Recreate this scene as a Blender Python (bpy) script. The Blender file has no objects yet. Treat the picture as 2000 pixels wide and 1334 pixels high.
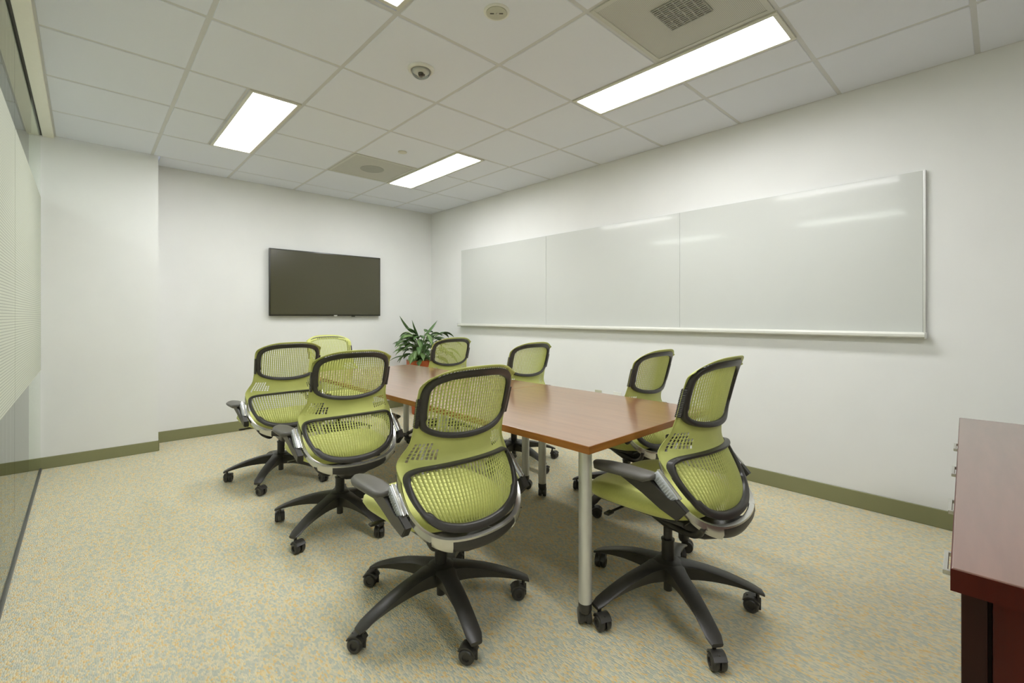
import bpy, bmesh, math, random
from mathutils import Vector, Matrix
random.seed(7)
PI = math.pi
SC = bpy.context.scene
COL = SC.collection

# ------------------------------------------------------------------ camera, world, exposure
cam_d = bpy.data.cameras.new('camera')
cam = bpy.data.objects.new('camera', cam_d)
COL.objects.link(cam)
cam.location = (0, 0, 1.14)
cam.rotation_euler = (PI/2, 0, math.radians(-43.0))
cam_d.sensor_width = 36
cam_d.lens = 895/2000*36
cam_d.shift_y = -49.5/2000
cam_d.clip_start = 0.02
SC.camera = cam
SC.view_settings.view_transform = 'Standard'
SC.view_settings.look = 'None'
SC.view_settings.exposure = 0.62
SC.view_settings.gamma = 1
SC.view_settings.use_curve_mapping = False
w = bpy.data.worlds.new('world'); SC.world = w; w.use_nodes = True
w.node_tree.nodes['Background'].inputs[0].default_value = (0.8, 0.86, 1.0, 1)
w.node_tree.nodes['Background'].inputs[1].default_value = 0.6
LAMP = 17.0            # strength of the ceiling diffusers
LAMP_COL = (.975, .98, .99)

CEIL = 2.49
XR, YB = 3.37, 5.18     # right wall, far wall
XG = -0.245             # glass partition
YF = -2.4               # wall behind the camera
XC = -2.1               # far side of the corridor

# ------------------------------------------------------------------ materials
def mat(name, col, rough=.5, metal=0., noise=0., nscale=60., bump=0., bscale=200., coat=0., spec=.5, sheen=0., emis=None, estr=0., coat_rough=.05):
    m = bpy.data.materials.new(name); m.use_nodes = True
    nt = m.node_tree; b = nt.nodes['Principled BSDF']
    b.inputs['Base Color'].default_value = (*col, 1)
    b.inputs['Roughness'].default_value = rough
    b.inputs['Metallic'].default_value = metal
    b.inputs['Specular IOR Level'].default_value = spec
    b.inputs['Coat Weight'].default_value = coat
    b.inputs['Coat Roughness'].default_value = coat_rough
    b.inputs['Sheen Weight'].default_value = sheen
    tc = nt.nodes.new('ShaderNodeTexCoord')
    if noise:
        n = nt.nodes.new('ShaderNodeTexNoise'); n.inputs['Scale'].default_value = nscale; n.inputs['Detail'].default_value = 4
        nt.links.new(tc.outputs['Object'], n.inputs['Vector'])
        r = nt.nodes.new('ShaderNodeValToRGB')
        r.color_ramp.elements[0].position = .3; r.color_ramp.elements[1].position = .7
        r.color_ramp.elements[0].color = (*[c*(1-noise) for c in col], 1)
        r.color_ramp.elements[1].color = (*[min(1, c*(1+noise)) for c in col], 1)
        nt.links.new(n.outputs['Fac'], r.inputs[0]); nt.links.new(r.outputs[0], b.inputs['Base Color'])
    if bump:
        n2 = nt.nodes.new('ShaderNodeTexNoise'); n2.inputs['Scale'].default_value = bscale; n2.inputs['Detail'].default_value = 3
        nt.links.new(tc.outputs['Object'], n2.inputs['Vector'])
        bp = nt.nodes.new('ShaderNodeBump'); bp.inputs['Strength'].default_value = bump; bp.inputs['Distance'].default_value = .002
        nt.links.new(n2.outputs['Fac'], bp.inputs['Height']); nt.links.new(bp.outputs[0], b.inputs['Normal'])
    if emis:
        b.inputs['Emission Color'].default_value = (*emis, 1); b.inputs['Emission Strength'].default_value = estr
    return m

def wood(name, dark, light, rough, axis_scale, coat=.3, coat_rough=.1):
    m = mat(name, dark, rough, coat=coat, coat_rough=coat_rough)
    nt = m.node_tree; b = nt.nodes['Principled BSDF']; tc = nt.nodes['Texture Coordinate']
    mp = nt.nodes.new('ShaderNodeMapping'); mp.inputs['Scale'].default_value = axis_scale
    n = nt.nodes.new('ShaderNodeTexNoise'); n.inputs['Scale'].default_value = 3; n.inputs['Detail'].default_value = 8; n.inputs['Roughness'].default_value = .6
    r = nt.nodes.new('ShaderNodeValToRGB')
    r.color_ramp.elements[0].position = .3; r.color_ramp.elements[1].position = .75
    r.color_ramp.elements[0].color = (*dark, 1); r.color_ramp.elements[1].color = (*light, 1)
    nt.links.new(tc.outputs['Object'], mp.inputs[0]); nt.links.new(mp.outputs[0], n.inputs['Vector'])
    nt.links.new(n.outputs['Fac'], r.inputs[0]); nt.links.new(r.outputs[0], b.inputs['Base Color'])
    return m

M = {}
M['wall'] = mat('wall_paint', (.80, .805, .79), .6, noise=.015, nscale=3, bump=.05, bscale=300, spec=.3)
M['tile'] = mat('ceiling_tile', (.76, .785, .85), .9, noise=.02, nscale=400, bump=.25, bscale=500, spec=.1)
M['grid'] = mat('grid_metal', (.60, .605, .60), .5, noise=.01)
M['base'] = mat('baseboard_vinyl', (.235, .235, .115), .45, noise=.02, nscale=8)
M['lamp'] = mat('lamp_diffuser', (.9, .9, .9), .5, emis=LAMP_COL, estr=LAMP)
M['fixture'] = mat('fixture_enamel', (.62, .61, .52), .4, noise=.01)
M['vent'] = mat('vent_metal', (.55, .55, .49), .5, noise=.02)
M['vent_dark'] = mat('vent_dark', (.34, .34, .30), .6, noise=.05)
M['head'] = mat('header_enamel', (.86, .85, .74), .4, noise=.01)
M['gap'] = mat('gasket_dark', (.06, .055, .045), .6, noise=.1)
M['track'] = mat('floor_track', (.16, .16, .155), .35, metal=.6, noise=.05)
M['board'] = mat('whiteboard_enamel', (.61, .625, .595), .25, noise=.005, nscale=2, coat=.25, coat_rough=.06)
M['alum'] = mat('aluminium', (.72, .72, .70), .35, metal=.7, noise=.02, nscale=30)
M['alum_light'] = mat('tray_aluminium', (.72, .72, .66), .4, metal=.2, noise=.02, nscale=30)
M['screen'] = mat('screen_glass', (.05, .046, .018), .22, noise=.02, coat=.7, coat_rough=.2)
M['bezel'] = mat('bezel_black', (.02, .018, .012), .3, noise=.1)
M['green'] = mat('green_net', (.56, .59, .185), .5, noise=.03, nscale=20, spec=.35)
M['seat'] = mat('green_seat_fabric', (.58, .60, .17), .75, noise=.04, nscale=150, bump=.15, bscale=600, sheen=.2)
M['blk'] = mat('charcoal_plastic', (.040, .037, .032), .38, noise=.1, nscale=40, bump=.08, bscale=700)
M['grey'] = mat('warm_grey_plastic', (.10, .095, .082), .42, noise=.05, nscale=40, bump=.06, bscale=700)
M['silver'] = mat('polished_silver', (.66, .65, .60), .26, metal=.85, noise=.03, nscale=15)
M['clear'] = mat('translucent_grey', (.52, .54, .56), .25, noise=.05, nscale=60)
M['leg'] = mat('satin_leg_metal', (.68, .68, .65), .36, metal=.55, noise=.02, nscale=20)
M['table'] = wood('table_cherry', (.26, .122, .056), (.35, .172, .082), .34, (8, .9, 8), coat=1.0, coat_rough=.17)
M['table'].node_tree.nodes['Principled BSDF'].inputs['Coat IOR'].default_value = 2.1
M['edge'] = wood('table_edge_cherry', (.26, .085, .012), (.40, .15, .025), .4, (1.5, 1.5, 20), coat=.2)
M['cabtop'] = wood('cabinet_top_cherry', (.15, .06, .042), (.20, .085, .06), .3, (1, 10, 10), coat=1.0, coat_rough=.24)
M['cabtop'].node_tree.nodes['Principled BSDF'].inputs['Coat IOR'].default_value = 1.9
M['cab'] = wood('cabinet_mahogany', (.055, .003, .001), (.09, .006, .0015), .32, (8, 8, 1), coat=.12, coat_rough=.12)
M['cabdark'] = wood('cabinet_dark', (.02, .005, .003), (.035, .006, .003), .5, (8, 8, 1), coat=0)
for k_ in ('cab', 'cabdark'): M[k_].node_tree.nodes['Principled BSDF'].inputs['Specular IOR Level'].default_value = .22
M['leaf'] = mat('leaf_green', (.075, .15, .042), .4, noise=.35, nscale=14, spec=.5)
M['leaf2'] = mat('leaf_pale', (.15, .24, .08), .4, noise=.3, nscale=14, spec=.5)
M['stem'] = mat('stem_green', (.12, .19, .06), .5, noise=.2)
M['pot'] = mat('terracotta', (.50, .10, .022), .5, noise=.12, nscale=12)
M['soil'] = mat('soil', (.03, .02, .012), .9, noise=.4, nscale=80)
M['plate'] = mat('outlet_plastic', (.52, .51, .38), .4, noise=.01)
M['platew'] = mat('plate_white', (.80, .80, .74), .4, noise=.01)
M['white'] = mat('white_plastic', (.74, .74, .68), .4, noise=.01)
M['beige'] = mat('beige_plastic', (.50, .50, .40), .5, noise=.01)

def carpet():
    m = bpy.data.materials.new('loop_carpet'); m.use_nodes = True
    nt = m.node_tree; b = nt.nodes['Principled BSDF']; b.inputs['Roughness'].default_value = .95
    b.inputs['Specular IOR Level'].default_value = .1
    tc = nt.nodes.new('ShaderNodeTexCoord')
    mp = nt.nodes.new('ShaderNodeMapping'); mp.inputs['Scale'].default_value = (185, 82, 1)
    nt.links.new(tc.outputs['Object'], mp.inputs[0])
    v = nt.nodes.new('ShaderNodeTexVoronoi'); v.voronoi_dimensions = '2D'; v.inputs['Scale'].default_value = 1
    nt.links.new(mp.outputs[0], v.inputs['Vector'])
    sep = nt.nodes.new('ShaderNodeSeparateColor'); nt.links.new(v.outputs['Color'], sep.inputs[0])
    mp2 = nt.nodes.new('ShaderNodeMapping'); mp2.inputs['Scale'].default_value = (34, 20, 1)
    nt.links.new(tc.outputs['Object'], mp2.inputs[0])
    n = nt.nodes.new('ShaderNodeTexNoise'); n.inputs['Scale'].default_value = 1.0; n.inputs['Detail'].default_value = 3
    nt.links.new(mp2.outputs[0], n.inputs['Vector'])
    mx = nt.nodes.new('ShaderNodeMath'); mx.operation = 'MULTIPLY_ADD'; mx.inputs[1].default_value = .75
    nt.links.new(n.outputs['Fac'], mx.inputs[0])
    sb = nt.nodes.new('ShaderNodeMath'); sb.operation = 'SUBTRACT'; sb.inputs[1].default_value = .37
    nt.links.new(sep.outputs[0], sb.inputs[0]); nt.links.new(sb.outputs[0], mx.inputs[2])
    r = nt.nodes.new('ShaderNodeValToRGB'); cr = r.color_ramp
    cr.interpolation = 'LINEAR'
    cr.elements[0].position = .0; cr.elements[0].color = (.52, .54, .45, 1)
    cr.elements[1].position = 1.; cr.elements[1].color = (.74, .55, .26, 1)
    for p, c in ((.25, (.55, .565, .45)), (.36, (.63, .61, .46)), (.55, (.68, .63, .46)), (.70, (.74, .68, .48)), (.85, (.75, .64, .37))):
        e = cr.elements.new(p); e.color = (*c, 1)
    nt.links.new(mx.outputs[0], r.inputs[0]); nt.links.new(r.outputs[0], b.inputs['Base Color'])
    bp = nt.nodes.new('ShaderNodeBump'); bp.inputs['Strength'].default_value = .9; bp.inputs['Distance'].default_value = .004; bp.invert = True
    nt.links.new(v.outputs['Distance'], bp.inputs['Height']); nt.links.new(bp.outputs[0], b.inputs['Normal'])
    return m
M['carpet'] = carpet()

def glass_mat():
    m = bpy.data.materials.new('partition_glass'); m.use_nodes = True
    nt = m.node_tree; nt.nodes.clear()
    o = nt.nodes.new('ShaderNodeOutputMaterial'); t = nt.nodes.new('ShaderNodeBsdfTransparent'); g = nt.nodes.new('ShaderNodeBsdfGlossy')
    t.inputs[0].default_value = (.93, .96, .92, 1); g.inputs['Roughness'].default_value = .015; g.inputs[0].default_value = (.95, .97, .94, 1)
    f = nt.nodes.new('ShaderNodeFresnel'); f.inputs[0].default_value = 1.5
    mx = nt.nodes.new('ShaderNodeMixShader')
    nt.links.new(f.outputs[0], mx.inputs[0]); nt.links.new(t.outputs[0], mx.inputs[1]); nt.links.new(g.outputs[0], mx.inputs[2]); nt.links.new(mx.outputs[0], o.inputs[0])
    return m
M['glass'] = glass_mat()

def film_mat():
    m = bpy.data.materials.new('frosted_stripes'); m.use_nodes = True
    nt = m.node_tree; nt.nodes.clear()
    o = nt.nodes.new('ShaderNodeOutputMaterial'); t = nt.nodes.new('ShaderNodeBsdfTransparent'); d = nt.nodes.new('ShaderNodeBsdfPrincipled')
    d.inputs['Base Color'].default_value = (.60, .63, .52, 1); d.inputs['Roughness'].default_value = .5
    tc = nt.nodes.new('ShaderNodeTexCoord'); s = nt.nodes.new('ShaderNodeSeparateXYZ')
    nt.links.new(tc.outputs['Object'], s.inputs[0])
    k = nt.nodes.new('ShaderNodeMath'); k.operation = 'MULTIPLY'; k.inputs[1].default_value = 1/.0125
    fr = nt.nodes.new('ShaderNodeMath'); fr.operation = 'FRACT'
    gt = nt.nodes.new('ShaderNodeMath'); gt.operation = 'GREATER_THAN'; gt.inputs[1].default_value = .25
    sc = nt.nodes.new('ShaderNodeMath'); sc.operation = 'MULTIPLY_ADD'; sc.inputs[1].default_value = .35; sc.inputs[2].default_value = .6
    nt.links.new(s.outputs[2], k.inputs[0]); nt.links.new(k.outputs[0], fr.inputs[0]); nt.links.new(fr.outputs[0], gt.inputs[0]); nt.links.new(gt.outputs[0], sc.inputs[0])
    mx = nt.nodes.new('ShaderNodeMixShader')
    nt.links.new(sc.outputs[0], mx.inputs[0]); nt.links.new(t.outputs[0], mx.inputs[1]); nt.links.new(d.outputs[0], mx.inputs[2]); nt.links.new(mx.outputs[0], o.inputs[0])
    return m
M['film'] = film_mat()

def perforated():
    # fine perforation dots on the metal face of a ceiling vent; larger dark core where the collar shows behind
    m = mat('perforated_metal', (.42, .42, .36), .5)
    nt = m.node_tree; b = nt.nodes['Principled BSDF']; tc = nt.nodes['Texture Coordinate']
    v = nt.nodes.new('ShaderNodeTexVoronoi'); v.inputs['Scale'].default_value = 160; v.inputs['Randomness'].default_value = 0; v.voronoi_dimensions = '2D'
    nt.links.new(tc.outputs['Object'], v.inputs['Vector'])
    r = nt.nodes.new('ShaderNodeValToRGB'); r.color_ramp.elements[0].position = .30; r.color_ramp.elements[1].position = .42
    r.color_ramp.elements[0].color = (.28, .28, .25, 1); r.color_ramp.elements[1].color = (.62, .62, .55, 1)
    nt.links.new(v.outputs['Distance'], r.inputs[0]); nt.links.new(r.outputs[0], b.inputs['Base Color'])
    return m
M['perf'] = perforated()

# ------------------------------------------------------------------ mesh helpers
def link(name, me, m, parent=None, loc=(0, 0, 0), smooth=False, kind=None):
    o = bpy.data.objects.new(name, me); COL.objects.link(o)
    if m: me.materials.append(m)
    o.location = loc
    if parent: o.parent = parent
    if kind: o['kind'] = kind
    if smooth:
        for p in me.polygons: p.use_smooth = True
    return o

def mk(name, bm, m, parent=None, loc=(0, 0, 0), smooth=False, kind=None, autos=None):
    bmesh.ops.recalc_face_normals(bm, faces=bm.faces)
    me = bpy.data.meshes.new(name); bm.to_mesh(me); bm.free()
    o = link(name, me, m, parent, loc, smooth, kind)
    if autos is not None:
        me.set_sharp_from_angle(angle=math.radians(autos))
    return o

def box(bm, x0, x1, y0, y1, z0, z1, bev=0, seg=2, mtx=None):
    r = bmesh.ops.create_cube(bm, size=1)
    vs = r['verts']
    for v in vs:
        v.co = Vector(((x0+x1)/2+v.co.x*(x1-x0), (y0+y1)/2+v.co.y*(y1-y0), (z0+z1)/2+v.co.z*(z1-z0)))
    fs = set(f for v in vs for f in v.link_faces)
    if bev:
        es = list(set(e for f in fs for e in f.edges))
        rr = bmesh.ops.bevel(bm, geom=es, offset=bev, segments=seg, profile=.5, affect='EDGES')
        vs = list(set(v for f in rr['faces'] for v in f.verts) | set(v for v in vs if v.is_valid))
    if mtx:
        for v in vs: v.co = mtx @ v.co
    return vs

def prism(bm, poly, lo, hi, axis='x'):
    """poly of 2D points extruded along axis: axis x -> (y,z), axis z -> (x,y), axis y -> (x,z)"""
    def P(a, b, t):
        return {'x': (t, a, b), 'y': (a, t, b), 'z': (a, b, t)}[axis]
    A = [bm.verts.new(P(a, b, lo)) for a, b in poly]; B = [bm.verts.new(P(a, b, hi)) for a, b in poly]
    n = len(poly)
    bm.faces.new(A[::-1]); bm.faces.new(B)
    for i in range(n): bm.faces.new((A[i], A[(i+1) % n], B[(i+1) % n], B[i]))
    return A+B

def lathe(bm, prof, cx=0, cy=0, n=24, cap=True, mtx=None):
    rings = []
    allv = []
    for r, z in prof:
        ring = [bm.verts.new((cx+r*math.cos(2*PI*i/n), cy+r*math.sin(2*PI*i/n), z)) for i in range(n)]
        rings.append(ring); allv += ring
    for a, b in zip(rings, rings[1:]):
        for i in range(n): bm.faces.new((a[i], a[(i+1) % n], b[(i+1) % n], b[i]))
    if cap:
        bm.faces.new(rings[0][::-1]); bm.faces.new(rings[-1])
    if mtx:
        for v in allv: v.co = mtx @ v.co
    return allv

def tube(bm, pts, rad, n=8):
    pts = [Vector(p) for p in pts]; rings = []
    for i, p in enumerate(pts):
        d = (pts[min(i+1, len(pts)-1)]-pts[max(i-1, 0)]).normalized()
        up = Vector((0, 0, 1)) if abs(d.z) < .95 else Vector((1, 0, 0))
        a = d.cross(up).normalized(); b = d.cross(a)
        r = rad[i] if isinstance(rad, (list, tuple)) else rad
        rings.append([bm.verts.new(p+a*r*math.cos(2*PI*k/n)+b*r*math.sin(2*PI*k/n)) for k in range(n)])
    for a, b in zip(rings, rings[1:]):
        for k in range(n): bm.faces.new((a[k], a[(k+1) % n], b[(k+1) % n], b[k]))
    bm.faces.new(rings[0][::-1]); bm.faces.new(rings[-1])

def loft(bm, secs, close_ends=True, closed=False):
    """secs: list of equal-length vertex coordinate rings"""
    R = [[bm.verts.new(p) for p in s] for s in secs]
    n = len(R[0])
    prs = list(zip(R, R[1:])) + ([(R[-1], R[0])] if closed else [])
    for a, b in prs:
        for k in range(n): bm.faces.new((a[k], a[(k+1) % n], b[(k+1) % n], b[k]))
    if close_ends and not closed:
        bm.faces.new(R[0][::-1]); bm.faces.new(R[-1])
    return R

def lerp_tab(tab, t):
    if t <= tab[0][0]: return tab[0][1]
    for i in range(len(tab)-1):
        t0, v0 = tab[i]; t1, v1 = tab[i+1]
        if t <= t1:
            m0 = (v1-tab[i-1][1])/(t1-tab[i-1][0]) if i > 0 else (v1-v0)/(t1-t0)
            m1 = (tab[i+2][1]-v0)/(tab[i+2][0]-t0) if i+2 < len(tab) else (v1-v0)/(t1-t0)
            s = (t-t0)/(t1-t0); h = t1-t0
            return (2*s**3-3*s*s+1)*v0+(s**3-2*s*s+s)*h*m0+(-2*s**3+3*s*s)*v1+(s**3-s*s)*h*m1
    return tab[-1][1]

def catmull(pts, sub, closed=True):
    n = len(pts); out = []
    rng = range(n) if closed else range(n-1)
    for i in rng:
        g = (lambda k: pts[k % n]) if closed else (lambda k: pts[min(max(k, 0), n-1)])
        p0, p1, p2, p3 = [Vector(g(i+k)) for k in (-1, 0, 1, 2)]
        for s in range(sub):
            t = s/sub
            out.append(.5*((2*p1)+(-p0+p2)*t+(2*p0-5*p1+4*p2-p3)*t*t+(-p0+3*p1-3*p2+p3)*t**3))
    if not closed: out.append(Vector(pts[-1]))
    return out

def inpoly(x, z, P):
    c = False; n = len(P)
    for i in range(n):
        x1, z1 = P[i]; x2, z2 = P[i-1]
        if (z1 > z) != (z2 > z) and x < (x2-x1)*(z-z1)/(z2-z1)+x1: c = not c
    return c

def empty(name, loc, rz, label, cat, group=None):
    o = bpy.data.objects.new(name, None); COL.objects.link(o)
    o.empty_display_size = .1
    o.location = loc; o.rotation_euler = (0, 0, rz); o['label'] = label; o['category'] = cat
    if group: o['group'] = group
    return o

def tag(o, label, cat, group=None):
    o['label'] = label; o['category'] = cat
    if group: o['group'] = group
    return o

def copy_tree(o, parent=None):
    c = o.copy(); COL.objects.link(c)
    if parent: c.parent = parent
    for ch in list(o.children): copy_tree(ch, c)
    return c

# ------------------------------------------------------------------ room shell
def struct(name, bm, m, **k): return mk(name, bm, m, kind='structure', **k)

bm = bmesh.new(); box(bm, XC, XR+.1, YF, YB+.1, -.05, 0); struct('floor', bm, M['carpet'])
bm = bmesh.new(); box(bm, XR, XR+.12, YF-.12, YB+.12, 0, CEIL+.12); struct('wall_right', bm, M['wall'])
bm = bmesh.new(); box(bm, .456, XR, YB, YB+.12, 0, CEIL+.12); struct('wall_back', bm, M['wall'])
bm = bmesh.new(); box(bm, XC, .456, 4.88, YB+.12, 0, CEIL+.12, ); struct('wall_back_left', bm, M['wall'])
bm = bmesh.new(); box(bm, XC, XR, YF-.12, YF, 0, CEIL+.12); struct('wall_front', bm, M['wall'])
bm = bmesh.new(); box(bm, XC-.12, XC, YF-.12, YB+.12, 0, CEIL+.12); struct('wall_corridor', bm, M['wall'])

def baseboard(name, pts_box):
    bm = bmesh.new(); box(bm, *pts_box, bev=.003, seg=1); struct(name, bm, M['base'])
BH = .10
baseboard('baseboard_right', (XR-.008, XR, YF, YB, 0, BH))
baseboard('baseboard_back', (.456, XR-.008, YB-.008, YB, 0, BH))
baseboard('baseboard_back_left', (XC, .456, 4.872, 4.88, 0, BH-.012))
baseboard('baseboard_step', (.456, .462, 4.874, YB-.008, 0, BH-.006))
baseboard('baseboard_front', (XG+.03, XR-.008, YF, YF+.008, 0, BH))

# ceiling tiles: one mesh of bevelled slabs, cut around the fixtures
GX = [-.168, .413, 1.022, 1.632, 2.238, 2.815, XR]
GY = [YB, 4.86, 4.262, 3.655, 3.052, 2.452, 1.852, 1.262, .68, .09, -.50, -1.10, -1.70, -2.30, YF]
GAP = .0105
bmt = bmesh.new()
LIGHTS = []
lampcells = {(1, 2, 4), (1, 6, 8), (1, 10, 12), (4, 2, 4), (4, 6, 8)}
def tile(x0, x1, y0, y1):
    if x1-x0 < .04 or y1-y0 < .04: return
    box(bmt, x0+GAP, x1-GAP, y0+GAP, y1-GAP, CEIL, CEIL+.02, bev=.0025, seg=1)
vents = {(3, 2), (3, 7)}
for j in range(len(GY)-1):
    y1, y0 = GY[j], GY[j+1]
    for i in range(len(GX)-1):
        x0, x1 = GX[i], GX[i+1]
        if (i, j) in vents: continue
        if y0 >= 4.85 and i == 0: continue
        hit = [c for c in lampcells if c[0] == i and c[1] <= j < c[2]]
        if hit:
            if i == 1: tile(x0, .716-.002, y0, y1)
            else: tile(2.534, x1, y0, y1)
            continue
        if i == 1 and j == 0:
            tile(.46, x1, y0, y1); continue
        tile(x0, x1, y0, y1)
struct('ceiling', bmt, M['tile'])
# suspension grid seen in the joints between the tiles
bm = bmesh.new()
for x in GX: box(bm, x-.0118, x+.0118, YF, YB if x > .45 else 4.88, CEIL+.0035, CEIL+.012)
for k, y in enumerate(GY):
    if y > 4.9:
        box(bm, .46, XR, y-.012, y, CEIL+.0035, CEIL+.012); continue
    for i in range(len(GX)-1):
        a, b = GX[i]+.0118, GX[i+1]-.0118
        inside = any(c[0] == i and c[1] < k < c[2] for c in lampcells)
        if inside and i == 1: b = .716
        if inside and i == 4: a = 2.532
        box(bm, a, b, y-.0118, y+.0118, CEIL+.0036, CEIL+.012)
for i, j0, j1 in lampcells:
    x = .716 if i == 1 else 2.532
    box(bm, x-(.0118 if i == 1 else 0), x+(0 if i == 1 else .0118), GY[j1]+.0118, GY[j0]-.0118, CEIL+.0036, CEIL+.012)
struct('trim_1', bm, M['grid'])
bm = bmesh.new(); box(bm, XC, -.17, YF, 4.88, CEIL+.03, CEIL+.06); struct('ceiling_corridor', bm, M['tile'])

# header of the glass partition and its floor channel
bm = bmesh.new(); box(bm, XG+.014, -.168, YF, 4.88, CEIL-.012, CEIL+.03, bev=.003, seg=1); box(bm, XG-.10, XG-.014, YF, 4.88, CEIL-.012, CEIL+.03, bev=.003, seg=1); struct('trim_2', bm, M['head'])
bm = bmesh.new(); box(bm, XG-.013, XG+.013, YF, 4.88, CEIL-.004, CEIL+.03); struct('trim_3', bm, M['gap'])
bm = bmesh.new(); box(bm, XG-.014, XG+.014, YF, 4.872, 0, .012, bev=.003, seg=1); struct('trim_4', bm, M['track'])
PY = [4.87, 3.14, 1.42, -.30, YF+.01]
for k in range(4):
    bm = bmesh.new(); box(bm, XG-.006, XG+.006, PY[k+1]+.002, PY[k]-.002, .012, CEIL-.006)
    wobj = struct('window_%d' % (k+1), bm, M['glass'])
    bm = bmesh.new(); box(bm, XG+.0070, XG+.0078, PY[k+1]+.004, PY[k]-.004, .74, 2.02)
    mk('frosted_film', bm, M['film'], parent=wobj)

# ------------------------------------------------------------------ ceiling fixtures
def troffer(x0, x1, y0, y1, label):
    t = empty('ceiling_light', ((x0+x1)/2, (y0+y1)/2, CEIL-.004), 0, label, 'ceiling light', 'recessed fluorescent ceiling lights')
    hx, hy = (x1-x0)/2-.004, (y1-y0)/2-.004
    fb = .022
    bm = bmesh.new()
    box(bm, -hx, -hx+fb, -hy, hy, -.002, .07, bev=.0015, seg=1); box(bm, hx-fb, hx, -hy, hy, -.002, .07, bev=.0015, seg=1)
    box(bm, -hx+fb, hx-fb, -hy, -hy+fb, -.002, .07, bev=.0015, seg=1); box(bm, -hx+fb, hx-fb, hy-fb, hy, -.002, .07, bev=.0015, seg=1)
    mk('frame', bm, M['fixture'], t)
    bm = bmesh.new(); box(bm, -hx+fb, hx-fb, -hy+fb, hy-fb, .010, .014)
    mk('diffuser', bm, M['lamp'], t)
    bm = bmesh.new(); box(bm, -hx+.004, hx-.004, -hy+.004, hy-.004, .071, .08)
    mk('housing', bm, M['fixture'], t)
troffer(.716, 1.018, 3.052, 4.262, 'recessed ceiling light nearest the glass partition, over the left chairs')
troffer(2.233, 2.532, 3.058, 4.27, 'recessed ceiling light beside the far perforated ceiling vent')
troffer(2.233, 2.532, .68, 1.85, 'long bright ceiling light on the whiteboard side, closest to the camera')
troffer(.716, 1.018, .62, 1.822, 'ceiling light cut off by the top edge of the picture')
troffer(.716, 1.018, -1.70, -.50, 'ceiling light behind the camera on the glass side')
# corridor lamps; the second is unseen, added to brighten the view through the glass
for k, (yy, lab) in enumerate(((3.9, 'corridor ceiling light beyond the glass, nearest the end wall'), (1.5, 'added unseen corridor light beside the camera, brightening the glass'))):
    t = empty('ceiling_light', (-1.2, yy, CEIL+.02), 0, lab, 'ceiling light')
    bm = bmesh.new(); box(bm, -.15, .15, -.6, .6, 0, .009, bev=.002, seg=1); mk('diffuser', bm, M['lamp'], t)

def vent(x0, x1, y0, y1, label, big):
    t = empty('ceiling_vent', ((x0+x1)/2, (y0+y1)/2, CEIL), 0, label, 'ceiling vent')
    hx, hy = (x1-x0)/2-.008, (y1-y0)/2-.008
    bm = bmesh.new(); b_ = .022
    box(bm, -hx, hx, -hy, -hy+b_, -.002, .008, bev=.001, seg=1); box(bm, -hx, hx, hy-b_, hy, -.002, .008, bev=.001, seg=1)
    box(bm, -hx, -hx+b_, -hy+b_, hy-b_, -.002, .008, bev=.001, seg=1); box(bm, hx-b_, hx, -hy+b_, hy-b_, -.002, .008, bev=.001, seg=1)
    mk('frame', bm, M['vent'], t)
    bm = bmesh.new(); box(bm, -hx+b_, hx-b_, -hy+b_, hy-b_, .001, .004)
    mk('perforated_plate', bm, M['perf'], t)
    bm = bmesh.new()
    if big:
        s = .095
        for k in range(15):
            a = -s+2*s*k/14
            box(bm, a-.0035, a+.0035, -s, s, -.0035, .001)
        for k in range(7):
            a = -s+2*s*k/6
            box(bm, -s, s, a-.003, a+.003, -.003, .0008)
        mk('diffuser_grille', bm, M['vent_dark'], t)
    else:
        lathe(bm, [(.105, -.0008), (.105, .001)], n=32); mk('collar', bm, M['vent_dark'], t)
vent(1.632, 2.233, .68, 1.262, 'square perforated ceiling vent beside the largest light', True)
vent(1.632, 2.233, 3.655, 4.262, 'square perforated ceiling vent beside the far light', False)

# dome sensor, round speaker, sprinkler covers
t = empty('dome_camera', (1.344, 2.171, CEIL), 0, 'clear domed ceiling device on a white ring', 'dome camera')
bm = bmesh.new(); lathe(bm, [(.056, 0), (.058, -.006), (.066, -.007), (.072, -.002), (.072, 0)][::-1] + [(.05, 0)], n=40, cap=False)
lathe(bm, [(.072, 0), (.070, -.008), (.062, -.014), (.052, -.012), (.050, 0)], n=40, cap=False); mk('ring', bm, M['white'], t, smooth=True)
bm = bmesh.new()
lathe(bm, [(.052*math.cos(a), -.012-.040*math.sin(a)) for a in [PI/2*k/10 for k in range(10)]]+[(.001, -.052)], n=32, cap=False)
def dome_glass():
    m = M['glass'].copy(); m.name = 'dome_clear'
    for n in m.node_tree.nodes:
        if n.type == 'BSDF_TRANSPARENT': n.inputs[0].default_value = (.97, .97, .96, 1)
    return m
M['dome'] = dome_glass()
mk('dome', bm, M['dome'], t, smooth=True)
bm = bmesh.new(); lathe(bm, [(.0485, -.002), (.047, -.014), (.03, -.022), (.001, -.022)], n=24, cap=False); mk('inner_plate', bm, M['white'], t, smooth=True)
bm = bmesh.new(); lathe(bm, [(.015, -.018), (.015, -.030), (.010, -.040), (.004, -.040)], n=16); box(bm, .006, .022, -.006, .006, -.032, -.021, bev=.002)
mk('lens', bm, M['gap'], t, autos=40)

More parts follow.
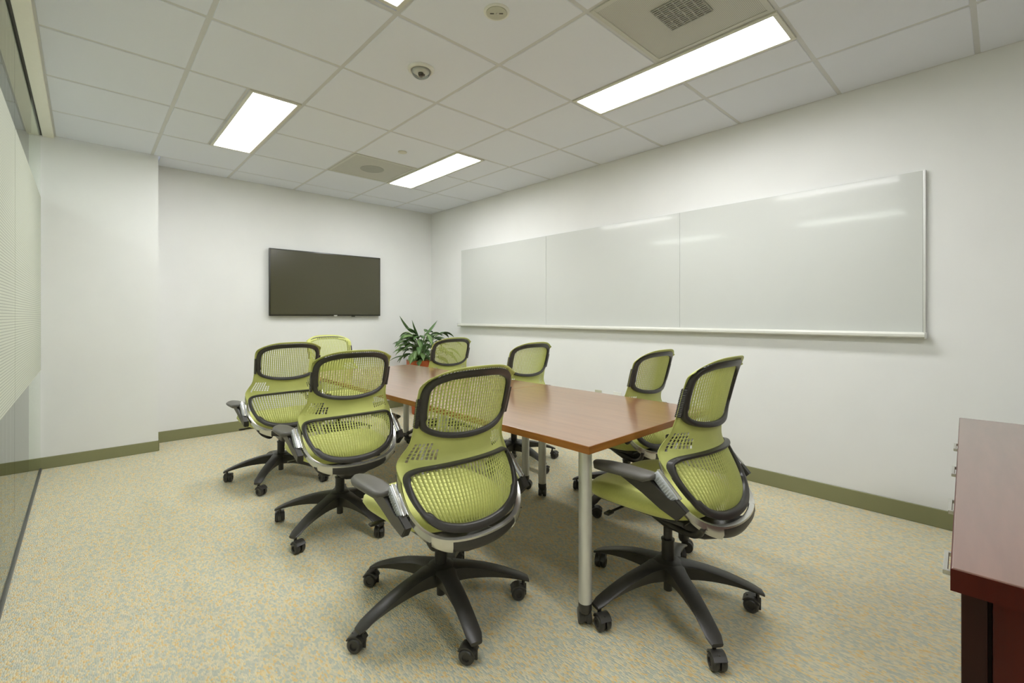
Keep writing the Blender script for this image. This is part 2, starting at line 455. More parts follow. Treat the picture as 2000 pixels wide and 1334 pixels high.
t = empty('ceiling_speaker', (1.336, 1.533, CEIL), 0, 'round beige ceiling disc with two small slots', 'ceiling sensor')
bm = bmesh.new(); lathe(bm, [(.058, 0), (.057, -.004), (.05, -.006), (.047, -.006), (.046, -.003), (.001, -.003)], n=40, cap=False); mk('rim', bm, M['white'], t, smooth=True)
bm = bmesh.new(); lathe(bm, [(.045, -.0025), (.044, -.0075), (.001, -.0085)], n=40, cap=False); mk('cover', bm, M['beige'], t, autos=40)
c0 = t
for dx in (-1, 1):
    bm = bmesh.new(); a = math.radians(-43)
    box(bm, -.009, .009, -.003, .003, -.010, -.007, bev=.001, seg=1, mtx=Matrix.Translation((dx*.020*math.cos(a), dx*.020*math.sin(a), 0)) @ Matrix.Rotation(a, 4, 'Z')); mk('slot', bm, M['gap'], c0)
bm = bmesh.new(); lathe(bm, [(.0045, -.008), (.004, -.0105), (.001, -.011)], n=12); mk('pin', bm, M['silver'], c0, smooth=True)

bm = bmesh.new(); lathe(bm, [(.036, 0), (.036, -.004), (.033, -.006), (.001, -.006)], n=32, cap=False)
tag(mk('sprinkler_cover', bm, M['fixture'], loc=(1.912, 3.372, CEIL), autos=40), 'small round sprinkler cover near the far ceiling vent', 'sprinkler cover')

# ------------------------------------------------------------------ whiteboard
wb = empty('whiteboard', (XR, 2.40, 1.05), 0, 'wide white marker board in three panels on the right wall', 'whiteboard')
ys = [4.50, 3.10, 1.70, .30]
for k in range(3):
    bm = bmesh.new(); box(bm, -.018, -.001, ys[k+1]-2.40+.0008, ys[k]-2.40-.0008, 0, .887, bev=.0008, seg=1)
    mk('panel', bm, M['board'], wb)
bm = bmesh.new(); box(bm, -.021, -.001, .300-2.40-.012, .30-2.40, -.004, .889, bev=.002); mk('side_rail', bm, M['alum'], wb)
bm = bmesh.new()
prism(bm, [(-.001, .002), (-.020, .002), (-.024, -.012), (-.058, -.015), (-.062, -.008), (-.067, -.010), (-.067, -.022), (-.056, -.029), (-.001, -.031)], -2.11, 2.115, axis='y')
mk('marker_tray', bm, M['alum_light'], wb)
for a, b in ((-2.118, -2.11), (2.115, 2.123)):
    bm = bmesh.new(); box(bm, -.0665, -.002, a, b, -.032, .003, bev=.002, seg=1); mk('tray_cap', bm, M['alum'], wb)

# ------------------------------------------------------------------ TV
D_TV = .055
kx = (YB-D_TV)/YB
tv = empty('television', ((1.397+2.637)/2*kx, YB, 1.14+(1.495-1.14)*kx), 0, 'wall mounted flat black television on the far wall', 'television')
hw, hh = (2.637-1.397)/2*kx, (1.848-1.143)/2*kx
bm = bmesh.new(); box(bm, -hw, hw, -D_TV, -D_TV+.03, -hh, hh, bev=.004); box(bm, -hw*.5, hw*.5, -D_TV+.03, -.02, -hh*.75, hh*.5, bev=.01); mk('casing', bm, M['bezel'], tv, autos=40)
bm = bmesh.new(); box(bm, -hw+.011, hw-.011, -D_TV-.0012, -D_TV+.004, -hh+.016, hh-.011); mk('screen', bm, M['screen'], tv)
bm = bmesh.new(); box(bm, .05, .088, -D_TV-.003, -D_TV+.004, -hh-.003, -hh+.010, bev=.001, seg=1); mk('badge', bm, M['silver'], tv)
bm = bmesh.new(); box(bm, .26, .30, -D_TV+.006, -D_TV+.02, -hh-.010, -hh+.004, bev=.002, seg=1); mk('sensor', bm, M['bezel'], tv)
bm = bmesh.new(); box(bm, -.2, .2, -.02, -.001, -.2, .15, bev=.002, seg=1); mk('wall_bracket', bm, M['gap'], tv)

# ------------------------------------------------------------------ outlets
def outlet(y, z, hw, hh, label, m, duplex):
    t = empty('wall_outlet', (XR, y, z), 0, label, 'wall outlet')
    bm = bmesh.new(); box(bm, -.006, -.0005, -hw, hw, -hh, hh, bev=.002); mk('cover_plate', bm, m, t)
    if duplex:
        for s in (-1, 1):
            bm = bmesh.new(); lathe(bm, [(.0165, 0), (.0165, .002), (.015, .003)], n=20, mtx=Matrix.Translation((-.006, 0, s*.0195)) @ Matrix.Rotation(-PI/2, 4, 'Y'))
            f = mk('socket', bm, M['platew'], t)
            bm = bmesh.new()
            for dy in (-.006, .006): box(bm, -.0102, -.008, dy-.0012, dy+.0012, s*.0195, s*.0195+.009)
            box(bm, -.0102, -.008, -.002, .002, s*.0195-.008, s*.0195-.004); mk('slots', bm, M['gap'], f)
    else:
        bm = bmesh.new(); box(bm, -.009, -.006, -.012, .012, -.012, .012, bev=.001, seg=1); mk('jack', bm, M['beige'], t)
outlet(2.476, .420, .036, .058, 'ivory duplex power outlet low on the right wall', M['plate'], True)
outlet(2.276, .425, .040, .060, 'blank white data plate beside the power outlet', M['platew'], False)

# ------------------------------------------------------------------ tables
TZ = .69
def caster_bm(bm, x, y, r=.028, wdt=.022, ang=0.0, top=.09):
    m4 = Matrix.Translation((x, y, 0)) @ Matrix.Rotation(ang, 4, 'Z')
    for s in (-1, 1):
        lathe(bm, [(r*.45, -.011), (r*.93, -.010), (r, -.005), (r, .005), (r*.93, .010), (r*.45, .011)], n=20,
              mtx=m4 @ Matrix.Translation((s*.0135, -.016, r)) @ Matrix.Rotation(PI/2, 4, 'Y'))
def table(name, x0, x1, y0, y1, legs, label):
    t = empty(name, ((x0+x1)/2, (y0+y1)/2, 0), 0, label, 'table', 'conference tables pushed end to end')
    ox, oy = (x0+x1)/2, (y0+y1)/2
    bm = bmesh.new(); box(bm, x0-ox+.002, x1-ox-.002, y0-oy+.002, y1-oy-.002, TZ-.027, TZ, bev=.0012, seg=1)
    top = mk('tabletop', bm, M['table'], t)
    bm = bmesh.new(); a, b, c, d = x0-ox, x1-ox, y0-oy, y1-oy
    e = .002
    box(bm, a, b, c, c+e, TZ-.0275, TZ-.0008); box(bm, a, b, d-e, d, TZ-.0275, TZ-.0008)
    box(bm, a, a+e, c+e, d-e, TZ-.0275, TZ-.0008); box(bm, b-e, b, c+e, d-e, TZ-.0275, TZ-.0008)
    mk('edge_band', bm, M['edge'], top)
    for p, q in ((c+.10, c+.13), (d-.13, d-.10)):
        bm = bmesh.new(); box(bm, a+.18, b-.18, p, q, TZ-.06, TZ-.0285, bev=.002, seg=1); mk('support_beam', bm, M['blk'], t)
    for lx, ly, ang in legs:
        lx -= ox; ly -= oy
        bm = bmesh.new(); lathe(bm, [(.032, TZ-.029), (.032, TZ-.034), (.0245, TZ-.036), (.0245, .088)], cx=lx, cy=ly, n=32)
        leg = mk('leg', bm, M['leg'], t, autos=40)
        bm = bmesh.new(); lathe(bm, [(.0252, .088), (.0252, .062), (.020, .050), (.012, .046)], cx=lx, cy=ly, n=24)
        m4 = Matrix.Translation((lx, ly, 0)) @ Matrix.Rotation(ang, 4, 'Z')
        box(bm, -.006, .006, -.03, .01, .018, .056, bev=.004, mtx=m4)
        caster_bm(bm, lx, ly, ang=ang)
        mk('caster', bm, M['blk'], leg, autos=40)
X0, X1 = 1.270, 2.217
table('conference_table', X0, X1, .973, 2.068, [(1.350, 1.052, 2.4), (2.112, 1.985, 2.2), (2.13, 1.06, .4), (1.355, 1.985, 1.0)], 'near cherry conference table with round silver legs on casters')
table('conference_table', X0, X1, 2.070, 3.78, [(2.137, 2.160, .6), (1.355, 2.16, 1.0), (1.355, 3.69, 2.0), (2.13, 3.69, 1.4)], 'far half of the cherry conference table, ending at the potted plant')

# ------------------------------------------------------------------ chair
YC = [(.38, -.250), (.45, -.252), (.52, -.236), (.60, -.205), (.65, -.186), (.72, -.185), (.78, -.194), (.86, -.211), (.93, -.229), (.98, -.246)]
KW = [(.38, .9), (.50, 1.3), (.64, 1.75), (.72, 1.45), (.80, 1.2), (.98, 1.0)]
HW = [(.40, .150), (.44, .190), (.50, .220), (.58, .243), (.625, .247), (.66, .232), (.70, .213), (.75, .207), (.82, .209), (.89, .209), (.92, .204), (.95, .190), (.975, .17)]
def surf(x, z, off=0.0):
    return Vector((x, lerp_tab(YC, z)+lerp_tab(KW, z)*x*x-off, z))

def mirror_outline(half, sub=6):
    """half: points from the top centre round the +x side to the bottom centre"""
    pts = [(-x, z) for x, z in half[1:-1]][::-1]
    full = list(half)+pts
    # Catmull-Rom through the loop
    return [(p.x, p.y) for p in catmull([(x, z, 0) for x, z in full], sub)]
UP_OUT = mirror_outline([(0, .953), (.10, .949), (.165, .930), (.195, .897), (.201, .845), (.196, .785), (.175, .744), (.11, .717), (0, .707)])
LO_OUT = mirror_outline([(0, .632), (.11, .628), (.20, .618), (.235, .594), (.236, .545), (.216, .490), (.175, .440), (.10, .411), (0, .402)])

def inset(outl, wfun):
    n = len(outl); res = []
    cx = 0; cz = sum(z for _, z in outl)/n
    for i in range(n):
        a = Vector(outl[i-1]); b = Vector(outl[(i+1) % n]); d = (b-a).normalized()
        nrm = Vector((-d.y, d.x))
        p = Vector(outl[i])
        if nrm.dot(Vector((cx, cz))-p) < 0: nrm = -nrm
        wd = wfun(*outl[i])
        q = p+nrm*wd
        res.append((q.x, q.y))
    return res
UP_IN = inset(UP_OUT, lambda x, z: .027 if z > .9 else .026 if z > .78 else .020)
LO_IN = inset(LO_OUT, lambda x, z: .012 if z > .603 else .018 if z > .48 else .028)
UP_WIN = inset(UP_OUT, lambda x, z: .015); LO_WIN = inset(LO_OUT, lambda x, z: .010)

def ring(outl, inn, depth, front=.004):
    bm = bmesh.new(); secs = []
    for (xo, zo), (xi, zi) in zip(outl, inn):
        def at(t, off):
            x = xo+(xi-xo)*t; z = zo+(zi-zo)*t
            return surf(x, z, off)
        secs.append([at(0, front), at(0, depth*.7), at(.12, depth*.95), at(.5, depth*.92), at(.88, depth*.72), at(1, depth*.5), at(1, front)])
    loft(bm, secs, closed=True)
    return bm

def build_chair():
    root = empty('office_chair', (0, 0, 0), 0, '', 'office chair', 'green mesh back office chairs around the table')
    # ---- net back: a perforated flexible sheet
    bm = bmesh.new()
    NU = 35; us = []
    for k in range(NU):
        a = -1+2*k/NU; p = 2/NU
        us += [(a+p*.20, 1), (a+p*.80, 0)]      # from a+.2p to a+.8p is rib, then gap
    edges_u = [-1.0]; kinds_u = []
    for k in range(NU):
        a = -1+2*k/NU; p = 2/NU
        if k > 0: kinds_u.append('g'); edges_u.append(a+p*.28)
        else: kinds_u.append('r'); edges_u.append(a+p*.28)
        kinds_u.append('r'); edges_u.append(a+p*.72)
    kinds_u.append('r'); edges_u.append(1.0)
    ZB, ZT = .405, .967
    NV = 46; edges_v = [0.0]; kinds_v = []
    for k in range(NV):
        a = k/NV; p = 1/NV
        kinds_v.append('b'); edges_v.append(a+p*.16)
        kinds_v.append('h'); edges_v.append(a+p)
    def P(u, v):
        zt = ZT-.010*u*u-.036*abs(u)**4.5; zb = ZB+.020*u*u+.035*abs(u)**5
        z = zb+(zt-zb)*v
        x = u*lerp_tab(HW, z)
        p = surf(x, z)
        lip = max(0, (v-.945)/.055)
        p.y -= .020*lip**1.4
        # side edges roll back round the frame
        e = max(0, (abs(u)-.93)/.07)
        p.y -= .007*e*e
        return p, x, z
    V = [[P(u, v) for u in edges_u] for v in edges_v]
    BV = [[bm.verts.new(c[0]) for c in row] for row in V]
    for j in range(len(edges_v)-1):
        for i in range(len(edges_u)-1):
            x = (V[j][i][1]+V[j+1][i+1][1])/2; z = (V[j][i][2]+V[j+1][i+1][2])/2
            u = (edges_u[i]+edges_u[i+1])/2; v = (edges_v[j]+edges_v[j+1])/2
            if kinds_u[i] == 'g':
                win = inpoly(x, z, UP_WIN) or inpoly(x, z, LO_WIN)
                if win and kinds_v[j] == 'h': continue
                if .958 < v < .985 and abs(u) < .80: continue
                if .640 < z < .700 and abs(u) > .52 and abs(u) < .92 and kinds_v[j] == 'h' and (z < .675 or abs(u) > .6): continue
            bm.faces.new((BV[j][i], BV[j][i+1], BV[j+1][i+1], BV[j+1][i]))
    for v in [v for v in bm.verts if not v.link_faces]: bm.verts.remove(v)
    # raised vertical ribs on the rear side
    for i in range(len(edges_u)-1):
        if kinds_u[i] != 'r' or i in (0, len(edges_u)-2): continue
        ua, ub = edges_u[i], edges_u[i+1]
        runs = []; cur = []
        for v in [k/60 for k in range(61)]:
            _, x, z = P((ua+ub)/2, v)
            if inpoly(x, z, UP_WIN) or inpoly(x, z, LO_WIN): cur.append(v)
            else:
                if len(cur) > 1: runs.append(cur)
                cur = []
        for rn in runs:
            secs = []
            for v in rn:
                a = P(ua, v)[0]; b = P(ub, v)[0]
                off = Vector((0, -.0022, 0)); c1 = a.lerp(b, .22); c2 = a.lerp(b, .78)
                secs.append([a, b, c2+off, c1+off])
            loft(bm, secs)
    net = mk('back_net', bm, M['green'], root, autos=35)
    sol = net.modifiers.new('thick', 'SOLIDIFY'); sol.thickness = .0018; sol.offset = 0
    # ---- frames
    mk('upper_frame', ring(UP_OUT, UP_IN, .020), M['blk'], root, autos=50)
    mk('lower_frame', ring(LO_OUT, LO_IN, .026), M['blk'], root, autos=50)
    for s in (-1, 1):
        bm = bmesh.new()
        # ribbed grip over the side edge
        for k in range(16):
            z = .765+.092*k/15
            for (dx, dy) in ((0, 0),):
                x = s*(lerp_tab(HW, z)-.005)
                p = surf(x, z)
                box(bm, p.x-.005, p.x+.005, p.y-.019, p.y+.0035, z-.0019, z+.0019, bev=.0008, seg=1)
        secs = []
        for k in range(8):
            z = .760+.102*k/7; x = s*(lerp_tab(HW, z)-.006); p = surf(x, z)
            secs.append([Vector((p.x-.0045, p.y-.018, z)), Vector((p.x+.0045, p.y-.018, z)), Vector((p.x+.0045, p.y+.0025, z)), Vector((p.x-.0045, p.y+.0025, z))])
        loft(bm, secs); mk('side_grip', bm, M['blk'], root)
    # ---- yoke under and around the lower frame
    path = [(-.248, -.100, .610), (-.254, -.130, .548), (-.246, -.170, .488), (-.218, -.220, .437), (-.165, -.262, .408), (-.09, -.285, .396), (0, -.292, .392)]
    path = path+[(-x, y, z) for x, y, z in path[-2::-1]]
    cp = catmull(path, 5, closed=False)
    def hsec(x): return   .044-.024*min(1, (abs(x)/.25)**2.2)
    bm = bmesh.new(); secs = []
    for i, p in enumerate(cp):
        h = hsec(p.x); n = Vector((p.x, p.y+.02, 0)).normalized()
        inn = -n*.020
        secs.append([p, p+Vector((0, 0, -h*.55))+n*.003, p+Vector((0, 0, -h))+inn*.4, p+Vector((0, 0, -h))+inn, p+inn])
    loft(bm, secs); mk('yoke', bm, M['blk'], root, autos=40)
    bm = bmesh.new(); secs = []
    for p in cp:
        n = Vector((p.x, p.y+.02, 0)).normalized()
        a = p+n*.0015; b = p-n*.015
        up = Vector((0, 0, .003)); dn = Vector((0, 0, -.004))
        secs.append([a+up, b+up*1.6, b+dn, a+dn])
    loft(bm, secs); mk('silver_trim', bm, M['silver'], root, autos=40)
    for s in (-1, 1):
        bm = bmesh.new(); secs = []
        for p in cp:
            if not (.125 < p.x*s < .245 and p.z < .50): continue
            h = hsec(p.x)+.004; n = Vector((p.x, p.y+.02, 0)).normalized(); q = p+n*.003
            secs.append([q+Vector((0, 0, .004)), q+n*.002+Vector((0, 0, -h*.55)), q+Vector((0, 0, -h))-n*.008, q+Vector((0, 0, -h))-n*.02, q-n*.02+Vector((0, 0, .004))])
        loft(bm, secs); mk('silver_bracket', bm, M['silver'], root, autos=40)
    # ---- mechanism: boat-shaped body under the seat joining column and yoke
    bm = bmesh.new(); secs = []
    for y, wd, zb, zt in ((.215, .035, .358, .378), (.15, .06, .335, .378), (.07, .075, .300, .378), (0, .080, .272, .378), (-.08, .085, .268, .378), (-.16, .100, .282, .382), (-.22, .125, .310, .385), (-.272, .145, .345, .388)):
        secs.append([Vector((wd*.55*math.cos(a)*abs(math.cos(a))**-.3 if abs(math.cos(a)) > 1e-3 else 0, y, (zb+zt)/2+(zt-zb)/2*math.sin(a))) for a in [2*PI*k/16 for k in range(16)]])
    loft(bm, secs)
    mk('tilt_mechanism', bm, M['blk'], root, smooth=True)
    for s in (-1, 1):
        bm = bmesh.new()
        tube(bm, catmull([(s*.03, .17, .352), (s*.06, .02, .330), (s*.10, -.12, .322), (s*.165, -.20, .362), (s*.205, -.235, .410)], 5, closed=False), [.007]+[.011]*19+[.010], n=8)
        mk('support_arm', bm, M['blk'], root, smooth=True)
    bm = bmesh.new()
    tube(bm, [(-.10, .12, .352), (-.20, .13, .350)], .005); box(bm, -.235, -.195, .118, .142, .344, .354, bev=.004)
    mk('height_lever', bm, M['blk'], root)
    # ---- seat cushion
    bm = bmesh.new(); secs = []
    NS = 40
    prof = [(.60, -.010, -.036), (.86, -.006, -.034), (.95, 0, -.022), (1.0, 0, -.002), (.985, 0, .016), (.92, 0, .030), (.78, 0, .038), (.55, 0, .036), (.28, 0, .034), (.02, 0, .033)]
    for sc_, sh, dz in prof:
        rg = []
        for k in range(NS):
            a = 2*PI*k/NS; c, s_ = math.cos(a), math.sin(a); e = .62
            x = .247*sc_*math.copysign(abs(c)**e, c); y = .235*sc_*math.copysign(abs(s_)**e, s_)
            x *= 1+.04*(y/.235)
            # front edge falls away, sides turn up a little
            z = .418+dz-.020*max(0, y/.235)**3+.012*(x/.247)**2-.008*max(0, -y/.235)**2
            rg.append(Vector((x, y+.042, z)))
        secs.append(rg)
    loft(bm, secs); seat = mk('seat', bm, M['seat'], root, smooth=True)
    bm = bmesh.new()
    box(bm, -.17, .17, -.15, .22, .368, .386, bev=.008); mk('seat_pan', bm, M['blk'], root)
    # ---- arms
    for s in (-1, 1):
        bm = bmesh.new()
        poly = [(-.214, .494), (-.176, .452), (-.120, .478), (-.055, .518), (.010, .550), (.060, .570), (.060, .580), (-.085, .580), (-.092, .566), (-.150, .524), (-.164, .518), (-.178, .528)]
        vs = prism(bm, poly, -.016, .016, 'x')
        for v in vs:
            f = (v.co.z-.40)/.18
            v.co.x = s*(.246+.040*f)+v.co.x*(1-.25*f)
        es = [e for e in bm.edges if abs(e.verts[0].co.x-e.verts[1].co.x) < .012]
        bmesh.ops.bevel(bm, geom=es, offset=.003, segments=2, affect='EDGES')
        arm = mk('arm', bm, M['blk'], root, autos=35)
        # adjustment post
        bm = bmesh.new(); d = Vector((s*-.018, -.074, -.074)); L = d.length; dn = d.normalized()
        o = Vector((s*.276, -.098, .592)); ang = math.atan2(-d.y, -d.z)
        m4 = Matrix.Translation(o+d/2) @ Matrix.Rotation(-math.atan2(-d.y, -d.z)*-1*-1, 4, 'X')
        box(bm, -.012, .012, -.016, .016, -L/2, L/2, bev=.003, mtx=m4)
        for k in range(9):
            zz = -L/2+.012+(L-.03)*k/8
            box(bm, -.0145, .0145, -.011, .011, zz-.002, zz+.002, bev=.0008, seg=1, mtx=m4)
        mk('adjustment_post', bm, M['clear'], arm, autos=35)
        bm = bmesh.new(); box(bm, -.006, .006, -.019, -.013, -L/2-.005, L/2+.003, bev=.002, mtx=m4)
        box(bm, -.018, -.012, -.014, .017, -L/2-.005, L/2+.003, bev=.002, mtx=m4) if s > 0 else box(bm, .012, .018, -.014, .017, -L/2-.005, L/2+.003, bev=.002, mtx=m4)
        mk('post_rail', bm, M['silver'], arm, autos=35)
        # pad
        bm = bmesh.new(); secs = []
        for t_, wd in ((0, .020), (.02, .032), (.12, .040), (.5, .046), (.8, .043), (.94, .032), (1, .016)):
            y = -.105+.255*t_; zt = .603-.010*t_+.004*math.sin(PI*t_); th = .030 if .02 < t_ < .95 else .018
            c = s*(.285+.012*(1-t_)*0-.012*t_)
            rg = []
            for k in range(14):
                a = 2*PI*k/14; ca, sa = math.cos(a), math.sin(a)
                rg.append(Vector((c+wd*math.copysign(abs(ca)**.7, ca), y, zt-th/2+th/2*math.copysign(abs(sa)**.7, sa))))
            secs.append(rg)
        loft(bm, secs); mk('arm_pad', bm, M['grey'], arm, smooth=True)
    # ---- column
    bm = bmesh.new(); lathe(bm, [(.014, .05), (.0165, .052), (.0165, .150), (.024, .150), (.024, .245), (.026, .25), (.026, .255), (.017, .256), (.017, .32)], n=24)
    mk('column', bm, M['blk'], root, autos=40)
    # ---- base
    bm = bmesh.new()
    n = 30; rg_top = []; secs = []
    lathe(bm, [(.026, .176), (.042, .174), (.056, .166), (.060, .150), (.048, .122), (.026, .108)], n=30)
    for k in range(5):
        a = 2*PI*k/5; c, s_ = math.cos(a), math.sin(a); secs = []
        for t_ in [i/14 for i in range(15)]:
            r = .012+.338*t_
            zt = .171-.089*t_**1.9
            wt = .033-.005*t_+max(0, .25-t_)*.07
            if t_ > .97: wt *= .72
            wb = wt*.55
            dp = .060*(1-t_)**1.1+.012
            def T(x, y, z): return Vector((x*c-y*s_, x*s_+y*c, z))
            secs.append([T(r, wt, zt-.004), T(r, wt*.8, zt), T(r, -wt*.8, zt), T(r, -wt, zt-.004), T(r, -wt*.9, zt-.010), T(r, -wb, zt-dp), T(r, wb, zt-dp), T(r, wt*.9, zt-.010)])
        loft(bm, secs)
    base = mk('base', bm, M['blk'], root, autos=45)
    return root, base

def chair_caster(base, a, ca):
    """twin wheel caster at the end of base arm a, swivelled to ca"""
    rc = .330
    c = Vector((rc*math.cos(a), rc*math.sin(a), 0)); m4 = Matrix.Translation(c) @ Matrix.Rotation(ca, 4, 'Z')
    bm = bmesh.new()
    lathe(bm, [(.0065, .050), (.0065, .080)], n=12, mtx=m4)
    box(bm, -.0035, .0035, -.040, .012, .012, .060, bev=.003, mtx=m4)
    secs = []
    # hood over the wheels
    for t_ in [i/6 for i in range(7)]:
        an = math.radians(20+130*t_); r1 = .0335; r0 = .0275
        y = math.cos(an); z = math.sin(an)
        secs.append([m4 @ Vector((-.022, -.022+y*r1, .0275+z*r1)), m4 @ Vector((.022, -.022+y*r1, .0275+z*r1)), m4 @ Vector((.022, -.022+y*r0, .0275+z*r0)), m4 @ Vector((-.022, -.022+y*r0, .0275+z*r0))])
    loft(bm, secs)
    f = mk('caster', bm, M['blk'], base, autos=40)
    for s in (-1, 1):
        bm = bmesh.new()
        lathe(bm, [(.001, .006), (.012, .006), (.013, .011), (.021, .011), (.0265, .006), (.0275, 0), (.0275, -.006), (.024, -.0095), (.001, -.0095)], n=24, cap=False,
              mtx=m4 @ Matrix.Translation((s*.0138, -.022, .0275)) @ Matrix.Rotation(s*PI/2, 4, 'Y'))
        mk('wheel', bm, M['grey' if False else 'blk'], f, autos=40)

proto, proto_base = build_chair()
# x, y, heading (degrees, 90 = facing the far wall), base angle, caster swivels, label
CH = [
    (1.022, 1.505, 90, 39, (3.96, 3.9, 3.8, 3.7, 4.1), 'green mesh office chair in the foreground, left of the near table corner'),
    (1.700, .912, 90, 18, (2.4, 2.0, -.4, -.75, 3.4), 'green mesh office chair at the near right, its seat against the silver table leg'),
    (1.033, 2.504, 88, 66, (2.6, 2.9, .3, 2.6, .3), 'green mesh office chair in the middle of the left row'),
    (1.020, 3.500, 90, 15, (.5, 2.6, 2.6, .5, .3), 'green mesh office chair at the far end of the left row'),
    (2.445, 1.585, 90, 35, (1.0, 2.0, .6, 1.5, .2), 'green mesh office chair on the whiteboard side, half hidden by the near table corner'),
    (2.445, 2.60, 90, 50, (1.0, 2.0, .6, 1.5, .2), 'green mesh office chair on the whiteboard side, right of the foreground chair back'),
    (2.445, 3.61, 90, 30, (1.0, 2.0, .6, 1.5, .2), 'green mesh office chair on the whiteboard side in front of the potted plant'),
    (1.69, 4.13, -87, 10, (1.0, 2.0, .6, 1.5, .2), 'green mesh office chair at the far table head, turned to face the camera'),
]
LIFT = {0: (0, .030), 1: (.030, .020), 2: (0, .025), 3: (0, .025), 4: (-.018, 0), 5: (-.018, 0), 6: (-.018, 0), 7: (-.005, 0)}     # seat height and arm height settings
chairs = []
for i, c in enumerate(CH):
    r = proto if i == 0 else copy_tree(proto)
    r.location = (c[0], c[1], 0); r.rotation_euler = (0, 0, math.radians(c[2]-90)); r['label'] = c[5]
    chairs.append(r)
for i, r in enumerate(chairs):
    lift, drop = LIFT.get(i, (0, 0))
    for o in r.children:
        k = o.name.split('.')[0]
        if k not in ('base', 'column'): o.location.z += lift
        if k == 'arm':
            o.location.z -= drop
            for q in o.children:
                if q.name.startswith('arm_pad'): q.location.z -= drop*.5
for r, c in zip(chairs, CH):
    base = [o for o in r.children if o.name.split('.')[0] == 'base'][0]
    ba = math.radians(c[3]-(c[2]-90))
    base.rotation_euler = (0, 0, ba)
    for k in range(5):
        chair_caster(r, ba+2*PI*k/5, c[4][k])

# ------------------------------------------------------------------ potted plant
px, py = 2.88, 4.66
pl = empty('potted_plant', (px, py, 0), 0, 'leafy green plant in a tall terracotta pot in the far corner', 'potted plant')
bm = bmesh.new(); lathe(bm, [(.095, 0), (.10, .01), (.135, .50), (.150, .53), (.160, .56), (.162, .63), (.150, .63), (.146, .60), (.001, .60)], n=40, cap=False); mk('pot', bm, M['pot'], pl, autos=35)
bm = bmesh.new(); lathe(bm, [(.147, .60), (.10, .612), (.001, .615)], n=24, cap=False); mk('soil', bm, M['soil'], pl)
rnd = random.Random(11)
def leaf(az, reach, height, L, wd, droop, m, r0):
    """petiole rising from the pot and a lance-shaped blade hanging from its tip"""
    c, s = math.cos(az), math.sin(az)
    p0 = Vector((r0*c, r0*s, .61)); p1 = Vector((reach*.35*c, reach*.35*s, .61+height*.7)); p2 = Vector((reach*c, reach*s, .61+height))
    st = [p0*(1-t)**2+p1*2*t*(1-t)+p2*t*t for t in [i/6 for i in range(7)]]
    bm = bmesh.new(); tube(bm, st, [.0035]*4+[.0028]*3, n=6)
    stm = mk('stem', bm, M['stem'], pl, smooth=True)
    d = (p2-p1).normalized(); d = Vector((c*.8, s*.8, d.z)).normalized()
    side = Vector((-s, c, 0)); tw = rnd.uniform(-.5, .5)
    bm = bmesh.new(); rows = []; p = p2.copy(); N = 9
    for i in range(N+1):
        t = i/N; wv = wd*(math.sin(PI*min(1, t*1.02)**.75)**.9 if t < .98 else 0)+.0008
        up = side.cross(d).normalized()
        sd = (side*math.cos(tw)+up*math.sin(tw))
        rows.append([bm.verts.new(p+sd*wv+up*wv*.30), bm.verts.new(p+sd*wv*.5+up*wv*.10), bm.verts.new(p-up*.001), bm.verts.new(p-sd*wv*.5+up*wv*.10), bm.verts.new(p-sd*wv+up*wv*.30)])
        p = p+d*(L/N)
        d = (d+Vector((0, 0, -droop/N))).normalized()
    for a, b in zip(rows, rows[1:]):
        for k in range(4): bm.faces.new((a[k], a[k+1], b[k+1], b[k]))
    for v in bm.verts:      # blades that reach the walls bend along them
        v.co.x = min(v.co.x, .40+.05*math.tanh((v.co.x-.40)/.05)) if v.co.x > .40 else v.co.x
        v.co.y = min(v.co.y, .43)
    o = mk('leaf', bm, m, pl, smooth=True)
    so = o.modifiers.new('t', 'SOLIDIFY'); so.thickness = .0012
for k in range(85):
    az = rnd.uniform(0, 2*PI); q = k/85
    reach = (.07+.19*rnd.random()*(1.1-.3*q))*(1+.40*math.cos(az+math.radians(43))); height = .05+.27*q+rnd.uniform(-.03, .04)
    leaf(az, reach, height, rnd.uniform(.16, .24), rnd.uniform(.028, .042), rnd.uniform(1.2, 3.0), M['leaf'] if rnd.random() < .65 else M['leaf2'], rnd.uniform(.01, .05))
leaf(math.radians(168), .09, .33, .26, .024, -.3, M['leaf'], .02)
leaf(math.radians(-10), .05, .30, .24, .026, .1, M['leaf'], .02)
leaf(math.radians(200), .04, .30, .22, .012, -.6, M['leaf'], .02)

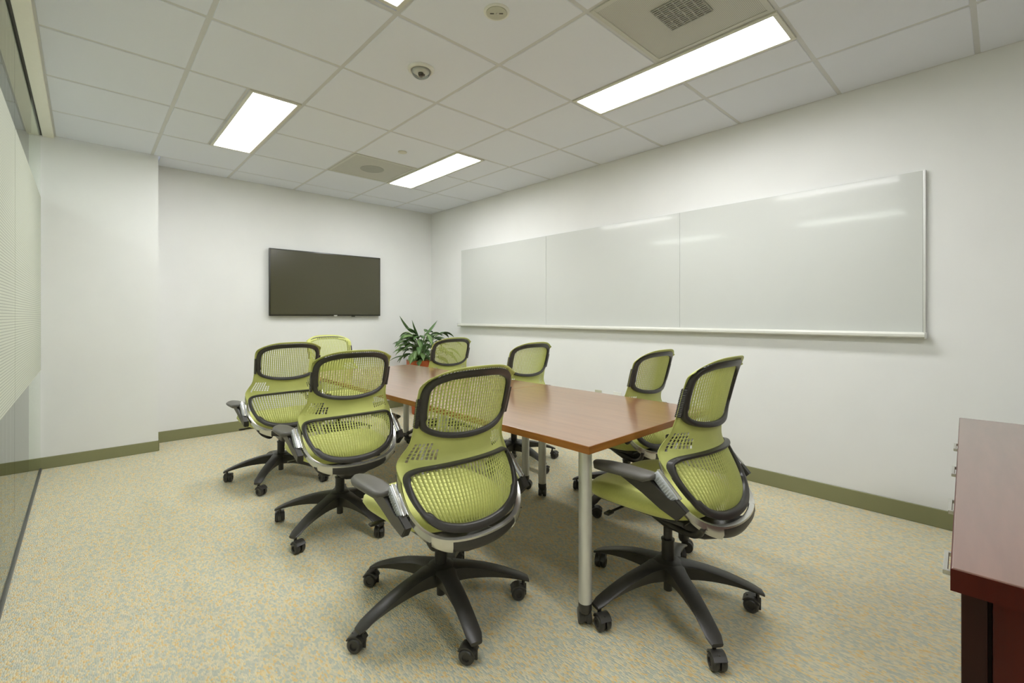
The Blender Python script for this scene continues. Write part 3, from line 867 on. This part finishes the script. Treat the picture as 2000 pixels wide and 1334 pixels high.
# ------------------------------------------------------------------ credenza
CZ = .70
cx0, cx1 = 1.11, 2.78
cy1 = .068; cy0 = -.50
cb = empty('credenza', ((cx0+cx1)/2, (cy0+cy1)/2, 0), 0, 'dark mahogany credenza with square silver pulls at the right edge', 'cabinet')
ox, oy = (cx0+cx1)/2, (cy0+cy1)/2
hx, hy = (cx1-cx0)/2, (cy1-cy0)/2
bm = bmesh.new(); box(bm, -hx, hx, -hy, hy, CZ-.040, CZ, bev=.002); mk('top', bm, M['cabtop'], cb)
bm = bmesh.new(); e = .0015
for q in ((-hx-e, -hx, -hy, hy), (hx, hx+e, -hy, hy), (-hx-e, hx+e, hy, hy+e), (-hx-e, hx+e, -hy-e, -hy)): box(bm, *q, CZ-.040, CZ-.002)
mk('top_edge', bm, M['cab'], cb)
bm = bmesh.new(); box(bm, -hx+.030, hx-.02, -hy+.02, hy-.045, .02, CZ-.0405); mk('carcass', bm, M['cabdark'], cb)
# near end: stile and framed panel
bm = bmesh.new(); box(bm, -hx+.012, -hx+.032, -hy+.01, hy-.050, .0, CZ-.041, bev=.002); mk('end_panel', bm, M['cab'], cb)
bm = bmesh.new(); box(bm, -hx+.006, -hx+.034, hy-.044, hy-.012, .0, CZ-.041, bev=.002); mk('end_stile', bm, M['cabdark'], cb)
cb.location = (1.11, .062, 0)
cb.rotation_euler = (0, 0, math.radians(2.3))
for ch in cb.children: ch.location = (hx, -hy, 0)
nb = 4; bw = (2*hx-.06)/nb
for k in range(nb):
    a = -hx+.036+k*bw
    def pull(z, par):
        c = a+bw/2; bm = bmesh.new()
        box(bm, c-.055, c+.055, hy+.008, hy+.016, z-.005, z+.005, bev=.001, seg=1)
        for dx in (-.055, .047): box(bm, c+dx, c+dx+.008, hy-.024, hy+.010, z-.005, z+.005, bev=.001, seg=1)
        mk('pull', bm, M['silver'], par)
    bm = bmesh.new(); box(bm, a+.003, a+bw-.003, hy-.044, hy-.024, .06, CZ-.045, bev=.002); dd = mk('door', bm, M['cab'], cb, loc=(hx, -hy, 0))
    pull(CZ-.085, dd)
bm = bmesh.new(); box(bm, -hx+.05, hx-.05, -hy+.05, hy-.07, 0, .055); mk('plinth', bm, M['cabdark'], cb, loc=(hx, -hy, 0))
